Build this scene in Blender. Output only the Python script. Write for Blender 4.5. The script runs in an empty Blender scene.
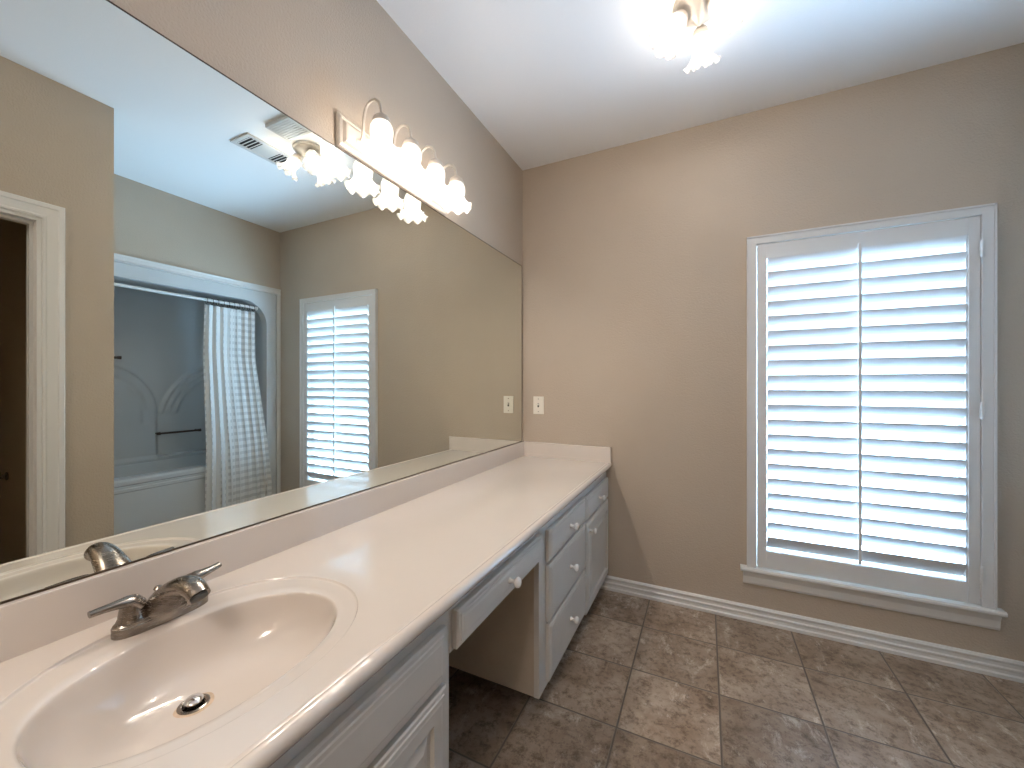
import bpy, bmesh, math, random
from mathutils import Vector, Matrix
random.seed(7)
PI = math.pi
sc = bpy.context.scene
COL = sc.collection

# ------------------------------------------------------------------ camera
cam_d = bpy.data.cameras.new('camera')
cam_d.sensor_width = 36.0
cam_d.lens = 36.0 * 399.5 / 1024.0
cam_d.clip_start = 0.02
cam = bpy.data.objects.new('camera', cam_d)
cam.location = (1.09, 0.0, 1.228)
cam.rotation_euler = (math.radians(90), 0, math.radians(25.85))
COL.objects.link(cam)
sc.camera = cam

# ------------------------------------------------------------------ world / exposure
w = bpy.data.worlds.new('sky_world')
sc.world = w
w.use_nodes = True
wn = w.node_tree.nodes
wn['Background'].inputs[0].default_value = (0.44, 0.69, 1.0, 1)
wn['Background'].inputs[1].default_value = 14.0

vs = sc.view_settings
vs.view_transform = 'Standard'
vs.look = 'None'
vs.gamma = 1.0
vs.use_curve_mapping = False
vs.exposure = 1.42
sc.cycles.use_denoising = True
sc.cycles.max_bounces = 12
sc.cycles.diffuse_bounces = 6
sc.cycles.glossy_bounces = 6
sc.cycles.transmission_bounces = 8
sc.cycles.transparent_max_bounces = 12
sc.cycles.sample_clamp_indirect = 6.0
sc.cycles.caustics_reflective = True

D = 2.41      # far wall
H = 2.64      # ceiling
XR = 2.495    # wall with the bathtub
XS = 1.651    # wall with the doorway
YS = 0.953     # where that wall ends
YB = -1.55    # wall behind
T = 0.11

LAMP_COL = (1.0, 0.895, 0.79)
P_SCONCE = 2.5
P_CEIL = 3.6
P_BACK_FILL = 23.0  # power of the added fill light behind the camera

# window portal: helps the renderer find the sky through the opening
pl = bpy.data.lights.new('window_portal', 'AREA')
pl.shape = 'RECTANGLE'; pl.size = 0.82; pl.size_y = 1.66
pl.cycles.is_portal = True
po = bpy.data.objects.new('window_portal', pl)
po.location = (1.7375, D + 0.13, 1.12)
po.rotation_euler = (math.radians(-90), 0, 0)
COL.objects.link(po)

# ------------------------------------------------------------------ materials
def mat(name, col, rough=0.5, metal=0.0, coat=0.0, spec=0.5, bump=None, var=None, ior=None):
    m = bpy.data.materials.new(name); m.use_nodes = True
    nt = m.node_tree; b = nt.nodes['Principled BSDF']
    b.inputs['Base Color'].default_value = (*col, 1)
    b.inputs['Roughness'].default_value = rough
    b.inputs['Metallic'].default_value = metal
    b.inputs['Coat Weight'].default_value = coat
    b.inputs['Coat Roughness'].default_value = 0.05
    b.inputs['Specular IOR Level'].default_value = spec
    if bump or var:
        tc = nt.nodes.new('ShaderNodeTexCoord')
    if var:   # (scale, amount)
        n = nt.nodes.new('ShaderNodeTexNoise'); n.inputs['Scale'].default_value = var[0]; n.inputs['Detail'].default_value = 6
        nt.links.new(tc.outputs['Object'], n.inputs['Vector'])
        r = nt.nodes.new('ShaderNodeValToRGB')
        a = var[1]
        r.color_ramp.elements[0].position = 0.3; r.color_ramp.elements[1].position = 0.7
        r.color_ramp.elements[0].color = (*[c * (1 - a) for c in col], 1)
        r.color_ramp.elements[1].color = (*[min(1, c * (1 + a)) for c in col], 1)
        nt.links.new(n.outputs[0], r.inputs[0]); nt.links.new(r.outputs[0], b.inputs['Base Color'])
    if bump:  # (scale, strength, distance)
        n = nt.nodes.new('ShaderNodeTexNoise'); n.inputs['Scale'].default_value = bump[0]; n.inputs['Detail'].default_value = 3
        nt.links.new(tc.outputs['Object'], n.inputs['Vector'])
        bp = nt.nodes.new('ShaderNodeBump'); bp.inputs['Strength'].default_value = bump[1]; bp.inputs['Distance'].default_value = bump[2]
        nt.links.new(n.outputs[0], bp.inputs['Height']); nt.links.new(bp.outputs[0], b.inputs['Normal'])
    return m

M = {}
M['wall'] = mat('tan_wall_paint', (0.475, 0.40, 0.322), 0.5, bump=(150, 0.75, 0.003), var=(2.5, 0.03))
M['closet'] = mat('brown_wall_paint', (0.52, 0.42, 0.28), 0.7, bump=(170, 0.3, 0.002))
M['ceil'] = mat('white_ceiling_paint', (0.88, 0.88, 0.89), 0.8, bump=(120, 0.3, 0.002))
M['trim'] = mat('white_trim_paint', (0.68, 0.67, 0.655), 0.32, bump=(8, 0.05, 0.002))
M['cab'] = mat('grey_white_cabinet_paint', (0.60, 0.585, 0.56), 0.34, bump=(30, 0.06, 0.001), var=(14, 0.02))
M['cab_side'] = mat('beige_cabinet_side', (0.52, 0.45, 0.37), 0.5, var=(20, 0.03))
M['marble'] = mat('cream_cultured_marble', (0.67, 0.605, 0.55), 0.12, coat=0.7, var=(3.0, 0.025))
M['shutter'] = mat('white_shutter_paint', (0.66, 0.66, 0.66), 0.35)
M['chrome'] = mat('polished_chrome', (0.75, 0.75, 0.75), 0.12, metal=1)
M['toe_shadow'] = mat('toe_kick_painted_shadow', (0.05, 0.04, 0.03), 0.7)  # shadow under the cabinets painted in as a near-black colour
M['dark'] = mat('dark_gap', (0.02, 0.02, 0.02), 0.8)
M['ceramic'] = mat('white_ceramic_knob', (0.80, 0.79, 0.77), 0.15)
M['plate'] = mat('ivory_plastic', (0.80, 0.76, 0.68), 0.3)
M['tub'] = mat('white_fibreglass', (0.58, 0.60, 0.61), 0.22, var=(2, 0.03))
M['fixture'] = mat('whitewashed_metal', (0.55, 0.50, 0.44), 0.38, metal=0.25, var=(25, 0.08))
M['vent'] = mat('painted_vent_metal', (0.60, 0.60, 0.59), 0.45)
M['bronze'] = mat('dark_bar_metal', (0.12, 0.09, 0.07), 0.3, metal=0.9)
M['fan'] = mat('grey_white_plastic', (0.52, 0.53, 0.53), 0.5)
M['black'] = mat('black_plastic', (0.03, 0.03, 0.03), 0.5)
M['paper'] = mat('tissue_paper', (0.75, 0.74, 0.70), 0.9)
M['ringstain'] = mat('rust_stain', (0.60, 0.46, 0.34), 0.25, var=(60, 0.15))

def nickel():
    m = mat('brushed_nickel', (0.30, 0.265, 0.235), 0.24, metal=1)
    nt = m.node_tree; b = nt.nodes['Principled BSDF']
    tc = nt.nodes.new('ShaderNodeTexCoord'); n = nt.nodes.new('ShaderNodeTexNoise')
    mp = nt.nodes.new('ShaderNodeMapping'); mp.inputs['Scale'].default_value = (1, 1, 14)
    n.inputs['Scale'].default_value = 60
    nt.links.new(tc.outputs['Object'], mp.inputs[0]); nt.links.new(mp.outputs[0], n.inputs['Vector'])
    mr = nt.nodes.new('ShaderNodeMapRange'); mr.inputs[3].default_value = 0.16; mr.inputs[4].default_value = 0.34
    nt.links.new(n.outputs[0], mr.inputs[0]); nt.links.new(mr.outputs[0], b.inputs['Roughness'])
    return m
M['nickel'] = nickel()

def mirror_mat():
    m = mat('silvered_mirror_glass', (0.80, 0.825, 0.775), 0.0, metal=1)
    return m
M['mirror'] = mirror_mat()

def pane_mat():
    m = bpy.data.materials.new('clear_window_glass'); m.use_nodes = True; nt = m.node_tree
    nt.nodes.remove(nt.nodes['Principled BSDF'])
    out = nt.nodes['Material Output']
    tr = nt.nodes.new('ShaderNodeBsdfTransparent'); tr.inputs[0].default_value = (0.93, 0.96, 0.96, 1)
    gl = nt.nodes.new('ShaderNodeBsdfGlossy'); gl.inputs['Roughness'].default_value = 0.02
    mx = nt.nodes.new('ShaderNodeMixShader'); mx.inputs[0].default_value = 0.06
    nt.links.new(tr.outputs[0], mx.inputs[1]); nt.links.new(gl.outputs[0], mx.inputs[2]); nt.links.new(mx.outputs[0], out.inputs[0])
    return m
M['pane'] = pane_mat()

def emis(name, col, s):
    m = bpy.data.materials.new(name); m.use_nodes = True; b = m.node_tree.nodes['Principled BSDF']
    b.inputs['Base Color'].default_value = (*col, 1)
    b.inputs['Emission Color'].default_value = (*col, 1); b.inputs['Emission Strength'].default_value = s
    return m
M['bulb'] = emis('lit_bulb', (1.0, 0.90, 0.78), 2.5)

def shade_mat():
    m = bpy.data.materials.new('frosted_glass_shade'); m.use_nodes = True; nt = m.node_tree
    nt.nodes.remove(nt.nodes['Principled BSDF']); out = nt.nodes['Material Output']
    tl = nt.nodes.new('ShaderNodeBsdfTranslucent'); tl.inputs[0].default_value = (0.13, 0.128, 0.125, 1)
    df = nt.nodes.new('ShaderNodeBsdfDiffuse'); df.inputs[0].default_value = (0.55, 0.54, 0.53, 1)
    gl = nt.nodes.new('ShaderNodeBsdfGlossy'); gl.inputs['Roughness'].default_value = 0.15
    tp = nt.nodes.new('ShaderNodeBsdfTransparent'); tp.inputs[0].default_value = (0.95, 0.93, 0.9, 1)
    em = nt.nodes.new('ShaderNodeEmission'); em.inputs[0].default_value = (1.0, 0.92, 0.82, 1); em.inputs[1].default_value = 0.18
    a = nt.nodes.new('ShaderNodeMixShader'); a.inputs[0].default_value = 0.35
    nt.links.new(tl.outputs[0], a.inputs[1]); nt.links.new(df.outputs[0], a.inputs[2])
    b = nt.nodes.new('ShaderNodeMixShader'); b.inputs[0].default_value = 0.07
    nt.links.new(a.outputs[0], b.inputs[1]); nt.links.new(gl.outputs[0], b.inputs[2])
    c = nt.nodes.new('ShaderNodeMixShader'); c.inputs[0].default_value = 0.22
    nt.links.new(b.outputs[0], c.inputs[1]); nt.links.new(tp.outputs[0], c.inputs[2])
    d = nt.nodes.new('ShaderNodeAddShader')
    nt.links.new(c.outputs[0], d.inputs[0]); nt.links.new(em.outputs[0], d.inputs[1])
    nt.links.new(d.outputs[0], out.inputs[0])
    return m
M['shade'] = shade_mat()

def tile_mat():
    m = bpy.data.materials.new('brown_stone_floor_tile'); m.use_nodes = True; nt = m.node_tree; L = nt.links.new
    b = nt.nodes['Principled BSDF']
    N = nt.nodes.new
    tc = N('ShaderNodeTexCoord'); mp = N('ShaderNodeMapping')
    mp.inputs['Location'].default_value = (-0.8035, -0.126, 0)
    L(tc.outputs['Object'], mp.inputs[0])
    br = N('ShaderNodeTexBrick'); br.offset = 0.0; br.squash = 1.0
    br.inputs['Scale'].default_value = 1.0
    br.inputs['Brick Width'].default_value = 0.3345
    br.inputs['Row Height'].default_value = 0.3305
    br.inputs['Mortar Size'].default_value = 0.0045
    br.inputs['Mortar Smooth'].default_value = 0.6
    br.inputs['Bias'].default_value = 0
    br.inputs['Color1'].default_value = (0, 0, 0, 1); br.inputs['Color2'].default_value = (1, 1, 1, 1)
    br.inputs['Mortar'].default_value = (0.5, 0.5, 0.5, 1)
    L(mp.outputs[0], br.inputs['Vector'])
    # shift the stone figure per tile so every tile has a face of its own
    sc_ = N('ShaderNodeVectorMath'); sc_.operation = 'SCALE'; sc_.inputs[3].default_value = 23.0
    L(br.outputs['Color'], sc_.inputs[0])
    ad = N('ShaderNodeVectorMath'); ad.operation = 'ADD'
    L(mp.outputs[0], ad.inputs[0]); L(sc_.outputs[0], ad.inputs[1])
    n1 = N('ShaderNodeTexNoise'); n1.inputs['Scale'].default_value = 5.5; n1.inputs['Detail'].default_value = 9; n1.inputs['Roughness'].default_value = 0.68; n1.inputs['Distortion'].default_value = 0.3
    L(ad.outputs[0], n1.inputs['Vector'])
    r1 = N('ShaderNodeValToRGB'); cr = r1.color_ramp
    cr.elements[0].position = 0.30; cr.elements[0].color = (0.17, 0.122, 0.086, 1)
    cr.elements[1].position = 0.74; cr.elements[1].color = (0.46, 0.39, 0.33, 1)
    e = cr.elements.new(0.44); e.color = (0.285, 0.215, 0.160, 1)
    e = cr.elements.new(0.56); e.color = (0.365, 0.292, 0.228, 1)
    L(n1.outputs[0], r1.inputs[0])
    # dark pitting
    n2 = N('ShaderNodeTexNoise'); n2.inputs['Scale'].default_value = 30; n2.inputs['Detail'].default_value = 10; n2.inputs['Roughness'].default_value = 0.8
    L(ad.outputs[0], n2.inputs['Vector'])
    r2 = N('ShaderNodeValToRGB'); r2.color_ramp.elements[0].position = 0.38; r2.color_ramp.elements[0].color = (0.28, 0.22, 0.17, 1)
    r2.color_ramp.elements[1].position = 0.52; r2.color_ramp.elements[1].color = (1, 1, 1, 1)
    L(n2.outputs[0], r2.inputs[0])
    mu = N('ShaderNodeMix'); mu.data_type = 'RGBA'; mu.blend_type = 'MULTIPLY'; mu.inputs[0].default_value = 0.8
    L(r1.outputs[0], mu.inputs[6]); L(r2.outputs[0], mu.inputs[7])
    # pale travertine streaks
    mps = N('ShaderNodeMapping'); mps.inputs['Rotation'].default_value = (0, 0, 0.75); mps.inputs['Scale'].default_value = (1.5, 0.75, 1)
    L(ad.outputs[0], mps.inputs[0])
    n3 = N('ShaderNodeTexNoise'); n3.inputs['Scale'].default_value = 6.0; n3.inputs['Detail'].default_value = 12; n3.inputs['Roughness'].default_value = 0.82; n3.inputs['Distortion'].default_value = 0.35
    L(mps.outputs[0], n3.inputs['Vector'])
    r3 = N('ShaderNodeValToRGB'); r3.color_ramp.elements[0].position = 0.55; r3.color_ramp.elements[0].color = (0, 0, 0, 1)
    r3.color_ramp.elements[1].position = 0.64; r3.color_ramp.elements[1].color = (0.8, 0.8, 0.8, 1)
    L(n3.outputs[0], r3.inputs[0])
    mv = N('ShaderNodeMix'); mv.data_type = 'RGBA'
    L(r3.outputs[0], mv.inputs[0]); L(mu.outputs[2], mv.inputs[6]); mv.inputs[7].default_value = (0.62, 0.56, 0.49, 1)
    # tone per tile
    r4 = N('ShaderNodeValToRGB'); r4.color_ramp.elements[0].color = (0.80, 0.77, 0.74, 1); r4.color_ramp.elements[1].color = (1.25, 1.23, 1.21, 1)
    L(br.outputs['Color'], r4.inputs[0])
    mt = N('ShaderNodeMix'); mt.data_type = 'RGBA'; mt.blend_type = 'MULTIPLY'; mt.inputs[0].default_value = 1.0
    L(mv.outputs[2], mt.inputs[6]); L(r4.outputs[0], mt.inputs[7])
    mg = N('ShaderNodeMix'); mg.data_type = 'RGBA'
    L(br.outputs['Fac'], mg.inputs[0]); L(mt.outputs[2], mg.inputs[6]); mg.inputs[7].default_value = (0.13, 0.105, 0.085, 1)
    L(mg.outputs[2], b.inputs['Base Color'])
    mr = N('ShaderNodeMapRange'); mr.inputs[3].default_value = 0.22; mr.inputs[4].default_value = 0.42
    L(n2.outputs[0], mr.inputs[0]); L(mr.outputs[0], b.inputs['Roughness'])
    inv = N('ShaderNodeMath'); inv.operation = 'MULTIPLY_ADD'; inv.inputs[1].default_value = -1.5; 
    L(br.outputs['Fac'], inv.inputs[0]); L(n1.outputs[0], inv.inputs[2])
    bp = N('ShaderNodeBump'); bp.inputs['Strength'].default_value = 0.5; bp.inputs['Distance'].default_value = 0.003
    L(inv.outputs[0], bp.inputs['Height']); L(bp.outputs[0], b.inputs['Normal'])
    return m
M['tile'] = tile_mat()

def curtain_mat():
    m = bpy.data.materials.new('checked_curtain_fabric'); m.use_nodes = True; nt = m.node_tree; L = nt.links.new; N = nt.nodes.new
    nt.nodes.remove(nt.nodes['Principled BSDF']); out = nt.nodes['Material Output']
    uv = N('ShaderNodeUVMap'); uv.uv_map = 'UVMap'
    sep = N('ShaderNodeSeparateXYZ'); L(uv.outputs[0], sep.inputs[0])
    def band(sock, per, duty):
        a = N('ShaderNodeMath'); a.operation = 'DIVIDE'; a.inputs[1].default_value = per; L(sock, a.inputs[0])
        f = N('ShaderNodeMath'); f.operation = 'FRACT'; L(a.outputs[0], f.inputs[0])
        g = N('ShaderNodeMath'); g.operation = 'LESS_THAN'; g.inputs[1].default_value = duty; L(f.outputs[0], g.inputs[0])
        return g
    h = band(sep.outputs[1], 0.055, 0.45); v = band(sep.outputs[0], 0.062, 0.55)
    mul = N('ShaderNodeMath'); mul.operation = 'MULTIPLY'; L(h.outputs[0], mul.inputs[0]); L(v.outputs[0], mul.inputs[1])
    df = N('ShaderNodeBsdfDiffuse'); df.inputs[0].default_value = (0.86, 0.86, 0.85, 1)
    tl = N('ShaderNodeBsdfTranslucent'); tl.inputs[0].default_value = (0.8, 0.8, 0.8, 1)
    tp = N('ShaderNodeBsdfTransparent')
    a = N('ShaderNodeMixShader'); a.inputs[0].default_value = 0.2; L(df.outputs[0], a.inputs[1]); L(tl.outputs[0], a.inputs[2])
    mr = N('ShaderNodeMapRange'); mr.inputs[3].default_value = 0.03; mr.inputs[4].default_value = 0.24; L(mul.outputs[0], mr.inputs[0])
    c = N('ShaderNodeMixShader'); L(mr.outputs[0], c.inputs[0]); L(a.outputs[0], c.inputs[1]); L(tp.outputs[0], c.inputs[2])
    L(c.outputs[0], out.inputs[0])
    return m
M['curtain'] = curtain_mat()

# ------------------------------------------------------------------ mesh helpers
def new(): return bmesh.new()
def box(bm, x0, x1, y0, y1, z0, z1, bev=0.0):
    r = bmesh.ops.create_cube(bm, size=1.0)
    vsx = r['verts']
    bmesh.ops.scale(bm, vec=(x1 - x0, y1 - y0, z1 - z0), verts=vsx)
    bmesh.ops.translate(bm, vec=((x0 + x1) / 2, (y0 + y1) / 2, (z0 + z1) / 2), verts=vsx)
    if bev > 0:
        es = list({e for v in vsx for e in v.link_edges})
        bmesh.ops.bevel(bm, geom=es, offset=bev, segments=2, affect='EDGES', profile=0.6)
    return vsx
def prism(bm, pts, a, b, axis='y', closed=True):
    """extrude the 2-D outline pts from a to b along axis. y: pts are (x,z); x: pts are (y,z); z: pts are (x,y)"""
    def mk(p, t):
        return {'y': (p[0], t, p[1]), 'x': (t, p[0], p[1]), 'z': (p[0], p[1], t)}[axis]
    A = [bm.verts.new(mk(p, a)) for p in pts]; B = [bm.verts.new(mk(p, b)) for p in pts]
    n = len(pts)
    for i in range(n if closed else n - 1):
        j = (i + 1) % n
        bm.faces.new((A[i], A[j], B[j], B[i]))
    if closed:
        bm.faces.new(A); bm.faces.new(B[::-1])
def lathe(bm, prof, n=32, mtx=None, mod=None, cap=False):
    rings = []
    for k, (r, z) in enumerate(prof):
        ring = []
        for i in range(n):
            a = 2 * PI * i / n
            rr, zz = (r, z) if mod is None else mod(k, a, r, z)
            co = Vector((rr * math.cos(a), rr * math.sin(a), zz))
            if mtx is not None: co = mtx @ co
            ring.append(bm.verts.new(co))
        rings.append(ring)
    for k in range(len(rings) - 1):
        for i in range(n):
            j = (i + 1) % n
            bm.faces.new((rings[k][i], rings[k][j], rings[k + 1][j], rings[k + 1][i]))
    if cap:
        bm.faces.new(rings[0][::-1]); bm.faces.new(rings[-1])
def tube(bm, pts, rad, n=16, sx=1.0, cap=True, up=(0, 0, 1)):
    """tube through pts, rad number or list; sx flattens it sideways"""
    P = [Vector(p) for p in pts]; m = len(P)
    R = rad if isinstance(rad, (list, tuple)) else [rad] * m
    S = sx if isinstance(sx, (list, tuple)) else [sx] * m
    rings = []; upv = Vector(up)
    for k in range(m):
        t = (P[min(k + 1, m - 1)] - P[max(k - 1, 0)]).normalized()
        s = t.cross(upv)
        if s.length < 1e-3: s = t.cross(Vector((1, 0, 0)))
        s.normalize(); u = s.cross(t).normalized()
        rings.append([bm.verts.new(P[k] + s * (R[k] * math.cos(2 * PI * i / n)) + u * (R[k] * S[k] * math.sin(2 * PI * i / n))) for i in range(n)])
    for k in range(m - 1):
        for i in range(n):
            j = (i + 1) % n
            bm.faces.new((rings[k][i], rings[k][j], rings[k + 1][j], rings[k + 1][i]))
    if cap:
        bm.faces.new(rings[0][::-1]); bm.faces.new(rings[-1])
def smooth_pts(pts, sub=6):
    out = []; P = [Vector(p) for p in pts]
    for i in range(len(P) - 1):
        p0 = P[max(i - 1, 0)]; p1 = P[i]; p2 = P[i + 1]; p3 = P[min(i + 2, len(P) - 1)]
        for s in range(sub):
            t = s / sub
            out.append(0.5 * ((2 * p1) + (-p0 + p2) * t + (2 * p0 - 5 * p1 + 4 * p2 - p3) * t * t + (-p0 + 3 * p1 - 3 * p2 + p3) * t ** 3))
    out.append(P[-1]); return out
def nested(bm, y0, y1, z0, z1, steps, back):
    """raised-panel front facing +x: steps = [(inset, x), ...] from the outside in; closed at x = back"""
    steps = [(0, back)] + steps
    rings = []
    for ins, x in steps:
        rings.append([bm.verts.new((x, a, b)) for a, b in ((y0 + ins, z0 + ins), (y1 - ins, z0 + ins), (y1 - ins, z1 - ins), (y0 + ins, z1 - ins))])
    for k in range(len(rings) - 1):
        for i in range(4):
            j = (i + 1) % 4
            bm.faces.new((rings[k][i], rings[k][j], rings[k + 1][j], rings[k + 1][i]))
    bm.faces.new(rings[-1]); bm.faces.new(rings[0][::-1])
def obj(name, bm, m, parent=None, smooth=False, loc=None, solid=None, autosm=None):
    bmesh.ops.recalc_face_normals(bm, faces=bm.faces)
    me = bpy.data.meshes.new(name); bm.to_mesh(me); bm.free()
    me.materials.append(M[m] if isinstance(m, str) else m)
    o = bpy.data.objects.new(name, me); COL.objects.link(o)
    if smooth:
        for p in me.polygons: p.use_smooth = True
        try: me.set_sharp_from_angle(angle=math.radians(autosm or 35))
        except Exception: pass
    if parent is not None: o.parent = parent
    if loc is not None: o.location = loc
    if solid:
        md = o.modifiers.new('thickness', 'SOLIDIFY'); md.thickness = solid; md.offset = 0
    return o
def flat_up(o):
    for p in o.data.polygons:
        if p.normal.z > 0.99999 and p.area > 1e-5: p.use_smooth = False
def thing(name, label, cat, loc=(0, 0, 0), group=None, rot=(0, 0, 0)):
    o = bpy.data.objects.new(name, None); COL.objects.link(o)
    o.empty_display_size = 0.05
    o.location = loc; o.rotation_euler = rot; o['label'] = label; o['category'] = cat
    if group: o['group'] = group
    return o
def struct(o):
    o['kind'] = 'structure'; return o
def rebase(root, kids_abs=True):
    """children were built in world coordinates: shift them so they stay put under root"""
    for c in root.children:
        c.location = c.location - root.location
def copy_tree(o, parent=None):
    c = o.copy(); COL.objects.link(c); c.parent = parent
    for ch in list(o.children): copy_tree(ch, c)
    return c

# ------------------------------------------------------------------ room shell
b = new(); box(b, 0 - T, 3.45, YB - T, D + T, -0.08, 0.0); struct(obj('floor', b, 'tile'))
b = new(); box(b, 0 - T, 3.45, YB - T, D + T, H, H + 0.08); struct(obj('ceiling', b, 'ceil'))
b = new(); box(b, -T, 0, YB - T, D + T, 0, H); struct(obj('wall_left', b, 'wall'))
# far wall with the window opening
WX0, WX1, WZ0, WZ1 = 1.325, 2.143, 0.285, 1.945
b = new()
box(b, 0, WX0, D, D + T, 0, H); box(b, WX1, 3.45, D, D + T, 0, H)
box(b, WX0, WX1, D, D + T, 0, WZ0); box(b, WX0, WX1, D, D + T, WZ1, H)
struct(obj('wall_far', b, 'wall'))
# right wall (bathtub side): opening for the tub unit
AY0, AY1, AZ1 = 0.958, 2.375, 2.06
b = new()
box(b, XR, XR + 0.09, YS - 0.0, AY0, 0, H); box(b, XR, XR + 0.09, AY1, D, 0, H)
box(b, XR, XR + 0.09, AY0, AY1, AZ1, H)
struct(obj('wall_right', b, 'wall'))
# wall with the doorway + the short return at its end
DY0, DY1, DZ = -0.045, 0.708, 1.988
b = new()
box(b, XS, XS + T, YB, DY0, 0, H); box(b, XS, XS + T, DY1, YS, 0, H); box(b, XS, XS + T, DY0, DY1, DZ, H)
box(b, XS + T, 3.34, YS - T, YS, 0, H)
struct(obj('wall_doorway', b, 'wall'))
b = new(); box(b, 0, 3.45, YB - T, YB, 0, H); struct(obj('wall_back', b, 'wall'))
b = new(); box(b, 3.34, 3.45, YB, D, 0, H); struct(obj('wall_outer', b, 'wall'))
# toilet-room linings
b = new()
box(b, XS + T, 3.34, YS - T - 0.012, YS - T - 0.001, 0, H)
box(b, 3.326, 3.339, YB, YS - T, 0, H)
struct(obj('wall_closet', b, 'closet'))

# baseboards
BB0 = [(0, 0), (0.020, 0), (0.020, 0.016), (0.014, 0.022), (0.013, 0.036), (0.016, 0.041), (0.016, 0.048), (0.011, 0.053), (0.010, 0.068), (0.015, 0.074), (0.015, 0.080), (0.008, 0.088), (0, 0.089)]
BB = [(p, z * 0.89) for p, z in BB0]
b = new(); prism(b, [(D - p, z) for p, z in BB], 0.485, XR, 'x'); struct(obj('baseboard_far', b, 'trim'))
b = new(); prism(b, [(XS - p, z) for p, z in BB], DY1 + 0.078, YS + 0.0, 'y'); prism(b, [(XS - p, z) for p, z in BB], YB, DY0 - 0.078, 'y'); struct(obj('baseboard_doorway', b, 'trim'))
b = new(); prism(b, [(YS - T - 0.012 - p, z) for p, z in BB], XS + T, 3.326, 'x'); struct(obj('baseboard_closet', b, 'trim'))
b = new(); prism(b, [(YS + p, z) for p, z in BB], XS, XR, 'x'); struct(obj('baseboard_return', b, 'trim'))

# doorway casing and jamb
d1 = bpy.data.objects.new('door_1', None); COL.objects.link(d1); struct(d1); d1['label'] = 'white moulded casing around the dark doorway seen in the mirror'
CP = [(0, 0), (0.009, 0), (0.011, 0.008), (0.008, 0.014), (0.010, 0.030), (0.013, 0.046), (0.017, 0.050), (0.017, 0.066), (0.014, 0.070), (0, 0.070)]
b = new()
for dirx, xx in ((-1, XS), (1, XS + T)):
    loops = [[b.verts.new((xx + dirx * p, y_, z_)) for y_, z_ in ((DY0 + 0.002 - q, 0), (DY0 + 0.002 - q, DZ - 0.002 + q), (DY1 - 0.002 + q, DZ - 0.002 + q), (DY1 - 0.002 + q, 0))] for p, q in CP]
    for i in range(len(loops)):
        A_, B_ = loops[i], loops[(i + 1) % len(loops)]
        for k in range(3): b.faces.new((A_[k], A_[k + 1], B_[k + 1], B_[k]))
obj('casing', b, 'trim', d1)
b = new()
box(b, XS, XS + T, DY1 - 0.018, DY1, 0, DZ); box(b, XS, XS + T, DY0, DY0 + 0.018, 0, DZ); box(b, XS, XS + T, DY0 + 0.018, DY1 - 0.018, DZ - 0.018, DZ)
box(b, XS + 0.04, XS + 0.075, DY1 - 0.030, DY1 - 0.018, 0, DZ - 0.018); box(b, XS + 0.04, XS + 0.075, DY0 + 0.018, DY0 + 0.03, 0, DZ - 0.018)
box(b, XS + 0.04, XS + 0.075, DY0 + 0.03, DY1 - 0.03, DZ - 0.030, DZ - 0.018)
obj('jamb', b, 'trim', d1)

# ------------------------------------------------------------------ window
w1 = bpy.data.objects.new('window_1', None); COL.objects.link(w1); struct(w1); w1['label'] = 'white framed window in the far wall'
b = new()
def frame_piece(bm, x0, x1, z0, z1):
    box(bm, x0, x1, D - 0.022, D - 0.001, z0, z1, 0.002)
frame_piece(b, 1.287, WX0, 0.284, 1.981); frame_piece(b, WX1, 2.182, 0.284, 1.981); frame_piece(b, WX0 - 0.001, WX1 + 0.001, WZ1, 1.981)
# little outer lip
box(b, 1.283, 1.291, D - 0.027, D - 0.001, 0.284, 1.985); box(b, 2.179, 2.186, D - 0.027, D - 0.001, 0.284, 1.985); box(b, 1.283, 2.186, D - 0.027, D - 0.001, 1.977, 1.985)
obj('casing', b, 'shutter', w1)
b = new()
prism(b, [(D - 0.034, 0.262), (D - 0.040, 0.268), (D - 0.040, 0.277), (D - 0.035, 0.284), (D + T, 0.284), (D + T, 0.262)], 1.254, 2.210, 'x')
obj('sill', b, 'trim', w1)
b = new()
prism(b, [(D, 0.194), (D - 0.012, 0.194), (D - 0.016, 0.205), (D - 0.018, 0.235), (D - 0.028, 0.262), (D, 0.262)], 1.266, 2.200, 'x')
obj('apron', b, 'trim', w1)
b = new()
for a0, a1, z0, z1 in ((WX0, WX0 + 0.035, 0.284, WZ1), (WX1 - 0.035, WX1, 0.284, WZ1), (WX0 + 0.035, WX1 - 0.035, WZ1 - 0.035, WZ1), (WX0 + 0.035, WX1 - 0.035, 0.284, 0.32), (WX0 + 0.035, WX1 - 0.035, 1.11, 1.14)):
    box(b, a0, a1, D + 0.072, D + 0.100, z0, z1)
obj('window_frame', b, 'shutter', w1)
b = new(); box(b, WX0 + 0.03, WX1 - 0.03, D + 0.084, D + 0.088, 0.31, WZ1 - 0.03); obj('pane', b, 'pane', w1)

# shutter panel
sh = thing('window_shutter', 'white louvered plantation shutter with centre tilt rod filling the window frame', 'shutter', (1.7375, D, 0.29))
SX0, SX1, SZ0, SZ1 = 1.330, 2.1405, 0.290, 1.941
yf, yb = D - 0.016, D + 0.014
b = new(); box(b, SX0, 1.3705, yf, yb, SZ0, SZ1, 0.0015); obj('stile', b, 'shutter', sh)
b = new(); box(b, 2.104, SX1, yf, yb, SZ0, SZ1, 0.0015); box(b, 2.098, 2.104, yf + 0.004, yb, SZ0, SZ1); obj('stile', b, 'shutter', sh)
b = new(); box(b, 1.3705, 2.104, yf + 0.001, yb, 1.865, SZ1 - 0.001, 0.001); obj('rail', b, 'shutter', sh)
b = new(); box(b, 1.3705, 2.104, yf + 0.001, yb, SZ0 + 0.001, 0.377, 0.001); obj('rail', b, 'shutter', sh)
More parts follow.
